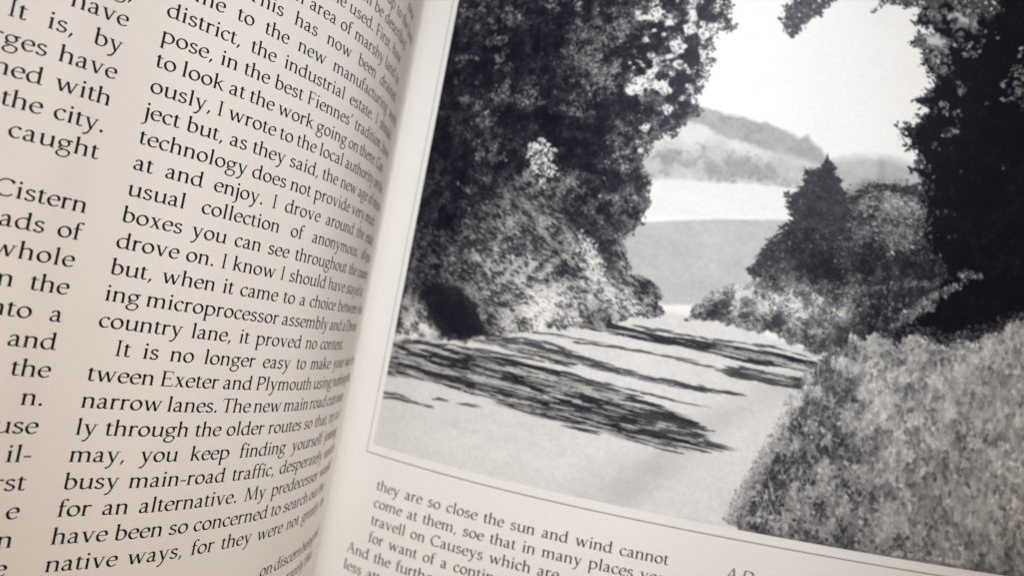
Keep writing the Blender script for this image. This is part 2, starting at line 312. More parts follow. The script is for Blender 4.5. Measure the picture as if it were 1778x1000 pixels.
# ---------------------------------------------------------------- the printed photograph
SHAPES = {
    'strip': [(17.69,-1.52), (18.47,-1.53), (19.11,-1.49), (20.13,-1.39), (21.33,-1.32), (21.91,-1.22), (22.44,-1.21), (22.99,-1.08), (23.59,-0.85), (24.24,-0.71), (24.6,-0.84), (24.96,-0.51), (25.37,-0.33), (25.68,0.07), (25.99,0.47), (25.06,0.5), (23.79,0.44), (22.52,0.3), (21.23,0.06), (20.11,-0.15), (19.12,-0.45), (17.97,-0.74)],
    'hillside': [(15.14,-0.62), (17.96,-0.83), (19.11,-0.51), (20.1,-0.21), (21.22,-0.0), (22.51,0.24), (23.78,0.37), (25.98,0.4), (26.98,0.73), (27.19,2.14), (24.99,2.12), (20.37,2.53), (15.79,3.25)],
    'farhill': [(25.93,0.48), (26.26,0.16), (27.01,-0.14), (27.77,-0.34), (29.03,-0.48), (29.85,-0.38), (30.68,-0.22), (31.67,-0.15), (32.13,2.97), (26.34,2.77)],
    'hedge': [(15.6,2.13), (16.15,1.63), (16.56,1.24), (17.14,0.89), (17.65,0.75), (18.1,1.01), (18.59,1.13), (19.0,0.75), (19.47,0.41), (20.09,0.38), (20.45,0.64), (21.04,0.81), (21.66,0.77), (22.31,0.98), (22.83,0.7), (23.22,0.37), (23.85,0.39), (24.45,0.67), (25.41,0.76), (26.39,1.04), (26.55,2.03), (24.97,2.0), (22.81,2.18), (20.36,2.44), (18.2,2.62), (16.52,2.91), (15.77,3.12)],
    'whitefield': [(14.54,3.42), (16.68,2.89), (18.2,2.62), (20.36,2.44), (22.82,2.22), (24.98,2.06), (27.18,2.05), (27.37,3.29), (20.67,4.41), (15.83,5.39), (14.91,5.6)],
    'hedgeline': [(15.47,5.15), (17.62,4.79), (20.64,4.19), (23.67,3.7), (26.43,3.33), (26.46,3.52), (23.7,3.92), (20.67,4.41), (17.66,5.04), (15.53,5.5)],
    'greyfield': [(14.3,5.75), (16.13,5.31), (20.67,4.41), (23.7,3.92), (27.07,3.41), (27.52,6.37), (24.07,8.25), (19.93,9.43), (18.41,9.58), (16.43,8.97), (14.52,7.02)],
    'patch': [(18.29,9.63), (19.15,9.41), (20.03,9.26), (19.93,10.0), (19.16,10.04), (18.46,9.88)],
    'road': [(0.0,13.2), (3.3,12.66), (5.91,13.08), (8.48,12.72), (10.84,12.18), (13.99,11.37), (16.99,10.4), (18.45,9.82), (19.23,9.9), (20.1,9.88), (21.55,9.9), (23.11,10.05), (24.37,10.2), (25.63,10.37), (26.86,10.68), (26.59,11.54), (26.67,13.07), (26.3,14.67), (25.38,16.67), (24.47,18.67), (24.02,19.66), (24.05,21.76), (18.96,22.17), (1.3,22.97)],
    'rut': [(17.08,20.13), (18.81,17.62), (20.89,15.37), (23.38,13.67), (25.6,12.18), (26.53,12.17), (24.62,13.75), (22.75,15.48), (20.94,17.51), (19.41,19.34), (18.37,20.47)],
    'rut2': [(14.37,20.71), (15.68,19.19), (17.67,18.16), (21.23,17.45), (21.08,18.4), (18.52,19.52), (16.89,20.78)],
    'crown': [(0.61,-9.85), (18.81,-9.76), (19.3,-7.81), (19.31,-7.35), (18.8,-7.41), (19.27,-6.81), (19.76,-6.28), (19.38,-6.09), (18.85,-6.28), (18.75,-5.74), (18.41,-5.49), (18.75,-4.94), (18.41,-4.69), (18.54,-4.25), (18.87,-4.16), (18.28,-3.95), (18.75,-3.35), (18.56,-2.93), (18.4,-2.38), (17.86,-2.63), (18.09,-1.94), (18.58,-1.28), (18.12,-1.02), (17.88,-0.53), (17.42,0.13), (16.96,0.0), (16.59,0.45), (16.29,0.95), (16.08,1.57), (15.89,1.99), (16.18,2.54), (16.64,3.06), (16.49,3.67), (16.75,4.08), (16.52,4.64), (16.5,5.22), (16.14,5.73), (15.72,6.25), (15.06,6.09), (14.39,5.54), (13.5,4.89), (12.43,4.37), (11.33,3.84), (2.24,8.22), (0.0,6.98)],
    'crownmid': [(9.84,-9.13), (19.36,-9.83), (19.98,-5.91), (19.16,-3.14), (18.55,-1.08), (16.88,0.31), (15.1,1.04), (14.01,0.35), (11.88,-0.6), (11.19,-2.58), (11.55,-4.32), (9.6,-5.62)],
    'crownmid2': [(12.55,1.36), (15.72,0.96), (16.77,3.43), (16.41,5.11), (15.54,5.57), (14.28,3.79), (12.84,2.99)],
    'bank': [(0.0,7.77), (0.94,5.0), (2.97,3.81), (9.17,3.39), (11.21,3.18), (12.95,3.64), (14.24,5.43), (15.06,6.13), (15.73,6.67), (16.17,7.41), (16.61,8.14), (17.41,8.29), (17.95,8.7), (18.11,9.31), (18.42,9.64), (18.36,10.06), (17.01,10.52), (15.25,11.28), (14.01,11.5), (11.84,12.14), (10.22,12.55), (8.2,13.13), (6.04,13.67), (3.13,13.81), (0.76,13.82)],
    'bankleft': [(0.0,6.9), (2.69,6.37), (5.03,7.24), (6.49,8.47), (6.4,9.86), (4.59,10.79), (4.08,12.26), (1.66,13.33)],
    'lightbush': [(22.62,6.93), (22.93,6.5), (23.3,5.74), (23.59,5.18), (24.03,4.84), (24.14,4.32), (24.59,3.98), (24.66,3.27), (24.05,2.54), (24.65,2.76), (25.03,2.82), (25.66,2.42), (26.54,2.42), (27.0,2.53), (27.07,3.02), (27.97,3.11), (29.3,3.5), (31.64,4.02), (34.43,5.09), (33.27,6.25), (30.75,6.72), (28.89,7.12), (27.06,7.46), (25.21,7.6), (23.66,7.63), (23.06,7.36)],
    'hedge_right': [(26.8,2.69), (27.62,1.84), (28.35,1.38), (29.57,0.96), (31.18,0.91), (32.59,1.6), (34.43,5.09), (31.96,6.18), (28.84,6.75), (27.27,5.78)],
    'hollow': [(4.51,10.8), (5.53,10.39), (6.91,10.47), (8.02,11.32), (8.67,12.22), (8.97,12.97), (7.52,13.42), (6.2,13.31), (5.44,12.75), (4.98,12.13), (4.33,11.53)],
    'hollow2': [(1.81,5.52), (4.12,5.01), (6.24,5.03), (6.84,6.09), (6.9,7.12), (6.07,7.41), (4.92,6.72), (3.34,6.32), (1.89,6.79)],
    'hollow3': [(11.1,7.2), (13.2,6.9), (14.71,7.8), (14.79,8.6), (13.88,8.91), (12.69,8.61), (11.6,8.12)],
    'stripe': [(11.83,3.84), (12.78,4.49), (13.56,5.21), (14.56,6.37), (15.25,7.23), (15.72,8.12), (15.41,8.5), (14.78,7.63), (13.9,6.79), (12.88,6.03), (11.96,5.09)],
    'brightbank': [(8.19,7.58), (10.81,6.57), (13.0,7.58), (14.88,7.29), (15.87,8.42), (17.14,9.48), (17.29,10.34), (15.19,10.94), (12.75,11.69), (10.81,12.03), (8.84,10.86), (7.44,9.38)],
    'brightstreak': [(13.34,6.22), (14.18,6.91), (14.78,7.63), (15.1,8.55), (14.78,8.92), (14.03,7.91), (13.42,7.19)],
    'brightfoot': [(10.85,11.36), (11.49,10.27), (13.07,9.85), (14.07,10.01), (14.26,11.1), (12.73,11.6), (11.14,12.0)],
    'smalldark': [(16.62,8.61), (17.19,8.26), (17.87,8.59), (18.16,9.24), (17.79,9.62), (17.07,9.43)],
    'smalldark2': [(14.02,10.98), (14.28,10.29), (15.08,10.32), (15.59,11.03), (15.26,11.34), (14.32,11.44)],
    'leafgap': [(9.36,1.6), (9.83,1.28), (10.37,1.41), (11.05,1.92), (11.35,2.83), (11.33,3.5), (10.78,3.63), (10.2,3.29), (10.04,2.8), (9.41,2.41)],
    'skyhole1': [(14.31,-3.26), (14.95,-3.67), (15.65,-3.34), (16.25,-2.75), (16.99,-2.51), (17.01,-1.99), (16.48,-2.11), (15.51,-2.26), (14.78,-1.97), (14.74,-2.64)],
    'skyhole2': [(14.33,-6.24), (14.92,-6.56), (15.28,-6.33), (15.89,-5.72), (16.26,-5.42), (16.01,-4.99), (15.51,-5.34), (14.98,-5.83), (14.58,-5.52)],
    'skyhole3': [(17.29,-6.15), (17.83,-6.35), (18.33,-5.95), (18.17,-5.39), (18.6,-5.05), (18.2,-4.8), (17.66,-5.39)],
    'skyhole4': [(17.21,-4.67), (17.68,-4.53), (18.33,-4.02), (17.97,-3.9), (17.43,-4.1)],
    'right_tree': [(29.54,-11.55), (29.83,-9.61), (29.72,-8.99), (29.56,-8.3), (29.88,-7.9), (30.44,-8.14), (30.62,-7.78), (29.93,-7.58), (29.66,-7.19), (29.97,-6.86), (30.32,-6.67), (30.21,-6.12), (30.59,-5.73), (31.09,-5.5), (31.05,-4.84), (30.68,-4.24), (30.2,-3.95), (30.62,-3.77), (30.94,-3.38), (30.4,-3.01), (30.82,-2.84), (30.3,-2.41), (29.49,-2.19), (29.95,-2.08), (29.8,-1.79), (30.26,-1.75), (30.07,-1.33), (30.53,-1.29), (30.82,-0.63), (30.64,-0.08), (31.22,0.32), (31.26,1.02), (31.7,1.77), (31.69,3.05), (32.08,3.94), (32.82,4.5), (33.38,5.22), (32.05,6.79), (30.92,7.88), (30.41,8.73), (29.94,9.87), (31.18,9.59), (32.37,8.93), (33.7,9.13), (35.59,8.42), (36.85,7.81), (38.05,7.02), (42.27,5.54), (39.41,-13.79)],
    'right_light': [(29.77,-9.13), (30.94,-9.67), (32.63,-9.52), (33.18,-8.97), (32.78,-8.49), (31.84,-8.03), (31.29,-7.26), (31.71,-6.68), (31.1,-6.29), (30.25,-6.26), (29.84,-7.29), (30.54,-7.9)],
    'bush': [(22.62,6.93), (22.93,6.5), (23.3,5.74), (23.59,5.18), (24.03,4.84), (24.14,4.32), (24.59,3.98), (24.65,3.14), (24.04,2.48), (24.57,2.64), (24.96,2.77), (24.86,2.08), (25.2,1.44), (24.96,1.1), (25.55,0.87), (25.97,0.34), (26.0,0.91), (26.51,1.4), (26.49,2.11), (27.1,2.38), (27.73,1.94), (28.17,1.48), (28.71,1.25), (29.27,1.14), (29.9,1.03), (30.86,0.97), (31.95,1.72), (33.46,5.27), (34.43,5.09), (33.27,6.25), (30.75,6.72), (28.89,7.12), (27.06,7.46), (25.21,7.6), (23.66,7.63), (23.06,7.36)],
    'bushlight': [(28.36,1.44), (29.88,0.9), (31.41,1.19), (31.88,3.02), (31.32,4.08), (29.73,4.22), (28.33,3.36)],
    'lane_verge': [(19.84,10.02), (20.06,9.47), (20.47,8.96), (21.06,8.41), (21.63,8.06), (22.77,7.85), (23.92,7.33), (25.16,7.3), (27.0,7.09), (28.84,6.75), (30.68,6.26), (33.18,5.64), (34.71,4.78), (33.36,6.87), (31.11,9.16), (29.33,9.98), (27.53,10.56), (26.79,10.63), (25.62,10.28), (24.36,10.14), (23.1,9.99), (21.54,9.84)],
    'verge_shade': [(26.86,10.24), (27.63,9.17), (29.05,8.13), (30.77,6.87), (32.59,6.06), (33.85,5.67), (32.12,7.25), (30.69,8.46), (29.25,9.5), (27.8,10.26)],
    'verge_light': [(21.02,8.54), (22.82,8.22), (25.27,8.03), (27.12,7.85), (26.67,9.03), (25.16,9.31), (22.98,9.23), (21.44,9.19)],
    'branch': [(30.41,8.73), (31.2,7.58), (32.06,6.85), (33.21,5.82), (34.16,5.07), (35.03,4.65), (34.77,5.15), (33.89,5.98), (32.73,6.98), (31.74,7.98), (30.94,8.88)],
    'weeds': [(26.49,13.1), (26.6,11.84), (26.75,11.2), (27.28,10.54), (27.65,10.1), (28.1,10.21), (28.64,9.61), (29.28,9.68), (29.84,9.2), (30.49,9.27), (31.05,9.61), (31.64,9.25), (32.22,8.84), (32.92,9.15), (33.71,9.19), (34.43,8.69), (35.3,8.72), (35.95,8.16), (36.87,7.93), (37.34,7.4), (38.05,7.02), (42.27,5.54), (45.09,23.53), (24.05,21.76), (23.92,19.98), (24.43,18.37), (25.08,16.73), (25.52,15.58), (26.01,14.42), (26.11,13.48)],
    'weeds_dark': [(25.08,16.73), (27.41,13.86), (29.32,14.13), (32.33,17.28), (33.4,20.13), (27.26,20.87), (24.41,20.19)],
    'weeds_pale': [(33.27,14.98), (43.03,10.56), (44.15,17.7), (37.77,18.55), (35.03,18.05), (33.22,16.82)],
    'pale1': [(30.75,-9.13), (31.62,-9.58), (32.62,-9.59), (33.22,-9.18), (33.04,-8.54), (32.31,-8.46), (31.43,-8.54)],
    'pale2': [(29.85,-7.63), (30.4,-7.93), (31.19,-7.96), (31.66,-7.46), (31.36,-6.81), (30.64,-6.73), (30.09,-6.88)],
    'rcluster': [(35.08,-5.24), (35.23,-6.1), (35.63,-7.18), (36.27,-8.05), (37.09,-4.85), (36.05,-4.79)],
    'spire': [(28.61,1.4), (28.72,0.41), (28.73,-0.36), (29.0,0.36), (29.34,1.19)],
    'conifer': [(25.81,-0.15), (26.02,0.46), (26.45,0.58), (26.25,0.9), (26.89,1.2), (26.46,1.44), (27.31,1.89), (26.75,2.16), (27.6,2.73), (26.84,3.96), (24.52,4.18), (24.76,3.5), (23.96,3.14), (24.84,2.79), (24.15,2.33), (25.08,2.07), (24.65,1.54), (25.43,1.34), (25.1,0.98), (25.71,0.71)],
    'gleam': [(30.57,8.51), (31.35,7.55), (32.23,6.7), (33.51,5.64), (34.71,4.78), (35.05,4.78), (33.89,5.98), (32.61,7.07), (31.6,8.13)],
    'twig': [(22.06,-7.15), (22.45,-7.48), (22.28,-7.79), (22.66,-8.18), (22.41,-8.94), (24.73,-9.99), (25.25,-9.08), (24.38,-8.13), (24.3,-7.79), (23.77,-7.5), (23.47,-6.99), (23.26,-6.75), (22.95,-6.24), (22.61,-6.45), (22.37,-6.74), (22.52,-7.03)],
    'twig2': [(27.13,-8.49), (27.33,-8.93), (27.52,-9.83), (30.13,-10.67), (29.94,-9.76), (29.16,-9.48), (29.08,-8.93), (28.79,-9.07), (28.38,-9.26), (27.75,-9.14)],
    'twig3': [(29.32,-9.51), (30.77,-10.8), (33.71,-11.42), (34.27,-9.88), (33.54,-9.25), (32.95,-9.59), (32.26,-9.78), (31.26,-9.77), (30.34,-9.25)],
    'shade1': [(1.92,14.36), (4.49,14.01), (6.47,13.84), (8.7,13.81), (11.18,14.01), (13.17,14.02), (14.48,14.16), (16.42,14.42), (18.01,14.68), (19.6,14.93), (20.87,15.25), (21.74,15.7), (21.01,16.09), (21.83,16.24), (23.57,16.43), (21.67,16.76), (20.87,17.1), (19.64,17.09), (18.09,16.96), (16.53,16.9), (14.97,16.96), (13.34,16.79), (11.67,16.62), (9.93,16.43), (8.11,16.24), (6.19,16.15), (4.16,16.24), (2.44,16.46)],
    'shade2': [(5.14,13.21), (7.42,12.9), (9.22,12.79), (10.94,12.75), (12.96,12.85), (14.28,13.05), (15.9,13.26), (17.49,13.4), (19.35,13.43), (20.59,13.51), (22.86,13.52), (20.63,13.75), (19.1,13.79), (17.54,13.7), (15.98,13.68), (14.37,13.54), (12.79,13.71), (11.1,13.57), (9.34,13.43), (7.52,13.42), (5.6,13.48)],
    'shade3': [(14.27,11.13), (15.55,11.16), (16.48,11.12), (18.06,11.22), (19.61,11.25), (21.42,11.05), (23.28,11.08), (24.5,11.05), (25.74,11.07), (27.14,11.25), (27.07,11.63), (25.83,11.67), (24.0,11.76), (22.14,11.67), (20.28,11.57), (18.73,11.54), (17.18,11.57), (15.61,11.53), (14.32,11.44)],
    'shade4': [(22.41,12.42), (23.74,12.06), (24.98,12.14), (26.59,12.15), (26.66,12.58), (25.36,12.62), (24.13,12.6), (22.89,12.52)],
}
STROKES = [
    ([(14.16,12.37), (16.05,12.25), (17.91,12.19), (19.78,12.29), (21.95,12.39), (23.49,12.41), (24.72,12.43), (26.59,12.53)],0.117),
    ([(14.51,14.34), (16.4,14.3), (18.27,14.38), (20.14,14.52), (21.73,14.5)],0.117),
    ([(2.93,17.7), (4.04,17.54), (5.3,17.55), (6.49,17.51)],0.167),
    ([(2.84,17.37), (3.97,17.28), (4.59,17.36)],0.133),
    ([(6.38,17.03), (7.88,16.95), (9.18,16.91)],0.117),
    ([(3.23,14.21), (6.86,13.87), (9.76,13.75), (12.79,13.71), (14.72,13.73)],0.167),
    ([(17.87,15.64), (19.4,15.59), (20.64,15.66), (21.69,15.77)],0.200),
    ([(19.48,16.1), (21.03,16.17), (22.27,16.34), (23.57,16.43)],0.167),
    ([(17.08,10.95), (19.56,10.95), (22.01,10.88), (24.46,10.74), (26.34,10.9)],0.133),
    ([(22.29,12.63), (23.51,12.59), (25.36,12.62), (26.47,12.61)],0.200),
    ([(9.27,13.05), (11.67,13.01), (14.31,13.17), (16.89,13.51), (19.37,13.55), (22.86,13.52)],0.133),
    ([(10.18,12.36), (12.83,12.16), (14.13,12.18), (15.4,12.14)],0.100),
    ([(8.16,12.91), (10.27,12.81), (12.27,12.71), (14.26,12.93)],0.200),
]
TONES = {
    'left': [(3.33,-6.12,0.2), (2.77,-2.8,0.12), (3.42,1.98,0.08), (5.51,-5.63,0.28), (7.37,-5.95,0.2), (9.54,-5.96,0.2), (10.85,-6.35,0.3), (12.58,-6.1,0.32), (14.14,-6.56,0.38), (16.05,-6.74,0.4), (18.23,-7.0,0.4), (5.96,-3.45,0.15), (7.78,-3.82,0.12), (9.51,-4.22,0.15), (11.22,-4.3,0.28), (12.81,-4.75,0.38), (14.42,-4.89,0.4), (16.89,-5.5,0.42), (18.64,-6.39,0.4), (5.29,-0.94,0.18), (7.22,-0.98,0.25), (9.38,-1.09,0.25), (11.03,-1.54,0.2), (12.18,-2.66,0.38), (13.59,-2.11,0.4), (15.34,-1.31,0.38), (16.58,-3.46,0.38), (17.82,-3.62,0.35), (17.57,-1.27,0.32), (6.44,0.81,0.2), (8.59,0.34,0.08), (10.66,0.19,0.08), (11.88,-0.6,0.3), (13.35,0.26,0.12), (14.51,-0.54,0.38), (16.18,-0.09,0.35), (6.8,2.55,0.3), (8.33,2.78,0.07), (5.4,3.34,0.07), (12.02,2.08,0.08), (13.37,2.26,0.12), (14.52,1.45,0.3), (15.52,1.65,0.35), (12.95,3.64,0.2), (14.59,3.75,0.22), (15.89,3.89,0.28), (14.92,5.66,0.15), (16.16,5.47,0.25), (10.2,3.29,0.3), (3.3,5.24,0.15), (5.28,6.52,0.07), (7.29,4.94,0.15), (7.95,4.53,0.2), (9.42,4.72,0.3), (10.84,4.9,0.38), (11.83,4.78,0.45), (12.21,4.07,0.4), (12.86,4.97,0.12), (13.88,6.14,0.2), (14.52,7.02,0.25), (15.14,7.89,0.35), (1.79,8.26,0.3), (2.74,10.32,0.3), (4.04,8.4,0.2), (5.16,9.67,0.25), (6.49,8.47,0.35), (7.69,6.96,0.35), (7.85,5.91,0.3), (9.05,6.46,0.42), (9.92,7.36,0.45), (11.14,6.53,0.4), (11.97,7.41,0.35), (13.26,7.22,0.3), (13.16,8.54,0.25), (14.0,7.75,0.75), (14.58,8.31,0.8), (13.52,6.85,0.6), (15.15,8.86,0.55), (8.09,8.95,0.5), (9.49,8.76,0.48), (10.9,8.88,0.5), (9.12,10.48,0.5), (7.71,10.7,0.35), (6.77,9.81,0.3), (10.47,10.27,0.55), (12.06,9.69,0.55), (11.96,11.01,0.7), (13.34,10.46,0.75), (13.92,11.0,0.7), (10.05,11.66,0.5), (9.5,12.41,0.4), (8.99,11.67,0.35), (16.02,8.39,0.5), (15.93,9.69,0.6), (16.94,10.15,0.65), (17.35,8.81,0.3), (17.78,9.53,0.35), (15.29,10.6,0.35), (14.73,11.02,0.3), (13.96,9.38,0.5), (6.0,11.63,0.1), (7.25,12.12,0.08), (8.14,12.81,0.1), (4.99,10.74,0.15), (3.23,12.38,0.4), (3.9,13.34,0.65), (4.92,13.17,0.65), (2.04,11.12,0.3)],
    'right': [(23.48,6.46,0.22), (24.24,5.38,0.2), (25.31,4.23,0.22), (25.68,2.57,0.2), (26.2,1.84,0.2), (25.6,6.08,0.18), (26.98,4.88,0.2), (27.36,3.23,0.28), (28.17,2.28,0.42), (29.36,1.74,0.5), (30.64,1.65,0.5), (29.26,3.19,0.42), (30.87,3.21,0.38), (30.38,4.26,0.3), (28.61,5.22,0.2), (30.25,5.55,0.25), (31.77,4.95,0.15), (27.21,6.42,0.16), (29.46,6.64,0.25), (23.92,7.33,0.25), (20.51,9.2,0.5), (21.34,8.58,0.55), (21.19,9.55,0.25), (22.56,8.52,0.72), (24.07,8.25,0.65), (23.01,9.38,0.45), (24.0,9.83,0.4), (25.32,8.34,0.72), (25.55,9.86,0.4), (26.58,8.42,0.7), (27.07,9.58,0.6), (26.25,10.35,0.45), (27.7,7.59,0.45), (27.84,8.5,0.55), (28.98,7.67,0.3), (28.59,9.31,0.2), (29.73,8.47,0.18), (30.88,7.64,0.2), (30.17,7.14,0.3), (32.0,6.49,0.3), (33.18,5.64,0.3)],
    'weeds': [(27.82,10.38,0.5), (30.94,10.13,0.55), (34.09,9.56,0.55), (37.28,8.37,0.58), (27.14,12.06,0.55), (29.57,11.62,0.58), (32.68,11.06,0.6), (35.94,10.8,0.58), (26.81,13.96,0.5), (28.84,12.98,0.5), (31.39,13.15,0.62), (34.31,13.26,0.58), (37.49,12.1,0.55), (26.48,15.86,0.47), (28.85,15.13,0.45), (32.02,15.19,0.56), (35.23,14.96,0.52), (38.19,14.48,0.58), (25.66,18.44,0.48), (28.05,18.01,0.44), (30.52,17.89,0.46), (33.67,17.66,0.52), (37.55,17.05,0.58), (25.3,20.02,0.45), (29.27,19.91,0.44), (32.73,19.94,0.47), (36.59,19.64,0.5), (39.59,19.21,0.5)],
}
SPOTS = {
    'glint': [(2.32,-6.75,0.3), (3.9,-6.45,0.6), (4.89,-6.68,0.33), (6.98,-6.02,0.67), (7.49,-6.3,0.33), (6.02,-5.43,0.47), (6.07,-4.46,0.6), (6.87,-4.67,0.33), (4.82,-3.54,0.23), (6.69,-3.27,0.5), (7.21,-2.93,0.27), (4.01,-3.05,0.33), (7.0,-1.33,0.6), (7.44,-1.77,0.27), (8.86,-1.06,0.67), (9.43,-0.82,0.27), (4.87,-0.65,0.4), (5.8,-0.41,0.33), (6.59,0.38,0.53), (7.13,0.07,0.33), (6.59,2.28,0.47), (7.64,1.86,0.27), (8.01,2.6,0.2), (3.81,-2.03,0.17), (5.51,-1.84,0.17), (11.98,-3.83,0.8), (13.08,-5.11,0.87), (13.16,-2.74,0.67), (14.39,-2.2,0.47), (11.81,-0.59,0.47), (12.83,-0.86,0.33), (9.55,-6.84,0.33), (10.96,-6.7,0.27), (13.18,-6.48,0.33)],
    'sky': [(14.58,-6.26,0.3), (15.31,-6.53,0.33), (16.07,-6.0,0.27), (15.47,-5.54,0.23), (15.09,-4.96,0.27), (16.07,-5.4,0.27), (16.75,-4.78,0.3), (16.47,-4.14,0.23), (17.49,-6.68,0.3), (18.13,-6.25,0.3), (18.11,-5.75,0.27), (17.43,-5.86,0.27), (18.84,-5.95,0.33), (17.17,-4.53,0.3), (17.11,-3.72,0.3), (16.59,-2.26,0.3), (15.3,-2.5,0.63), (15.63,-3.07,0.4), (15.03,-2.2,0.4), (16.12,-2.4,0.33), (17.86,-2.63,0.27), (18.47,-2.91,0.23), (16.96,-1.12,0.23), (17.61,-1.8,0.2), (18.82,-5.25,0.27), (18.49,-4.37,0.27), (18.91,-3.7,0.3), (18.92,-2.29,0.27), (15.82,0.02,0.23), (15.85,1.34,0.2)],
    'dark_tree': [(31.87,-3.76,0.27), (32.3,-4.89,0.3), (32.15,-2.51,0.3), (31.6,-1.76,0.23), (30.95,-0.66,0.27), (33.2,-0.52,0.13), (35.46,-1.23,0.13), (34.06,-8.5,0.17), (32.0,-8.06,0.47), (33.23,-7.66,0.33), (31.43,-6.29,0.47), (31.75,-7.51,0.33), (32.63,-4.9,0.2), (34.08,-4.6,0.13), (31.16,-3.62,0.33), (32.98,-7.11,0.27), (36.7,7.2,0.17), (34.41,8.35,0.17)],
}
KEY_S, KEY_K = 2.53, 21.02
PS0, PS1, PK0, PK1 = 2.93, 41.5, -13.0, 20.5
RES = 28
NS, NK = int((PS1 - PS0) * RES), int((PK1 - PK0) * RES)
SG = np.linspace(PS0, PS1, NS); KG = np.linspace(PK0, PK1, NK); GS, GK = np.meshgrid(SG, KG)
RNG = np.random.default_rng(7)
def noise(ss, sk=None, octaves=3, fall=.5, shear=0.0):
    """value noise over the print, roughly -1..1; ss, sk = feature size in lines"""
    sk = sk or ss; out = np.zeros((NK, NS)); amp = 1; tot = 0
    for _ in range(octaves):
        g = RNG.uniform(-1, 1, (int((PK1 - PK0) / sk) + 4, int((PS1 - PS0) / ss) + 4))
        x = (GS[0] - PS0) / ss; y = (GK[:, 0] - PK0) / sk; xi = x.astype(int); yi = y.astype(int); fx = x - xi; fy = y - yi
        fx = fx * fx * (3 - 2 * fx); fy = (fy * fy * (3 - 2 * fy))[:, None]
        if shear:
            y = (GK - PK0 - shear * (GS - PS0)) / sk; y0_ = np.floor(y).astype(int); fy = y - y0_; fy = fy * fy * (3 - 2 * fy); y0_ %= g.shape[0]; y1_ = (y0_ + 1) % g.shape[0]; xx = np.broadcast_to(xi, y0_.shape)
            out += amp * ((g[y0_, xx] * (1 - fx) + g[y0_, xx + 1] * fx) * (1 - fy) + (g[y1_, xx] * (1 - fx) + g[y1_, xx + 1] * fx) * fy); tot += amp; amp *= fall; ss /= 2; sk /= 2; continue
        r0 = g[yi][:, xi] * (1 - fx) + g[yi][:, xi + 1] * fx; r1 = g[yi + 1][:, xi] * (1 - fx) + g[yi + 1][:, xi + 1] * fx
        out += amp * (r0 * (1 - fy) + r1 * fy); tot += amp; amp *= fall; ss /= 2; sk /= 2
    return out / tot * 1.6
def blur(a, r):
    r = r * RES; n = int(3 * r) + 1; w = np.exp(-.5 * (np.arange(-n, n + 1) / r) ** 2); w /= w.sum()
    p = np.pad(a, ((n, n), (0, 0)), mode='edge'); a = sum(wi * p[i:i + a.shape[0]] for i, wi in enumerate(w))
    p = np.pad(a, ((0, 0), (n, n)), mode='edge'); return sum(wi * p[:, i:i + a.shape[1]] for i, wi in enumerate(w))
def distance(poly):
    """signed distance to a polygon, positive inside"""
    P = np.array(poly, float); pad = 1.5
    x0, y0 = P.min(0) - pad; x1, y1 = P.max(0) + pad
    i0, i1 = np.searchsorted(SG, (x0, x1)); j0, j1 = np.searchsorted(KG, (y0, y1)); D = np.full((NK, NS), -pad)
    if i1 <= i0 or j1 <= j0: return D
    X, Y = GS[j0:j1, i0:i1], GK[j0:j1, i0:i1]; d2 = np.full(X.shape, 1e9); ins = np.zeros(X.shape, bool)
    for (ax, ay), (bx, by) in zip(P, np.roll(P, -1, 0)):
        ex, ey = bx - ax, by - ay; l2 = ex * ex + ey * ey or 1e-9
        t = np.clip(((X - ax) * ex + (Y - ay) * ey) / l2, 0, 1); d2 = np.minimum(d2, (X - ax - t * ex) ** 2 + (Y - ay - t * ey) ** 2)
        if ay != by: ins ^= ((ay > Y) != (by > Y)) & (X < ex * (Y - ay) / (by - ay) + ax)
    d = np.sqrt(d2); D[j0:j1, i0:i1] = np.where(ins, d, -d); return D
N_LEAF = noise(.45, .45, 2, .6); N_FINE = noise(.22, .2, 2, .6); N_MID = noise(1.6, 1.4, 3); N_BIG = noise(5, 4, 3)
N_STREAK = noise(4.2, .46, 3, .7, .05); N_STREAK2 = noise(2.2, .15, 2, .7, .05); N_GRASS = noise(.18, .5, 2, .6)
def mask(name, soft=.06, ragged=0.0, n=None):
    d = distance(SHAPES[name])
    if ragged: d = d + ragged * (N_LEAF if n is None else n)
    return np.clip(d / soft * .5 + .5, 0, 1)
T = np.full((NK, NS), .955)
def lay(m, tone):
    global T
    T = T + m * (tone - T)
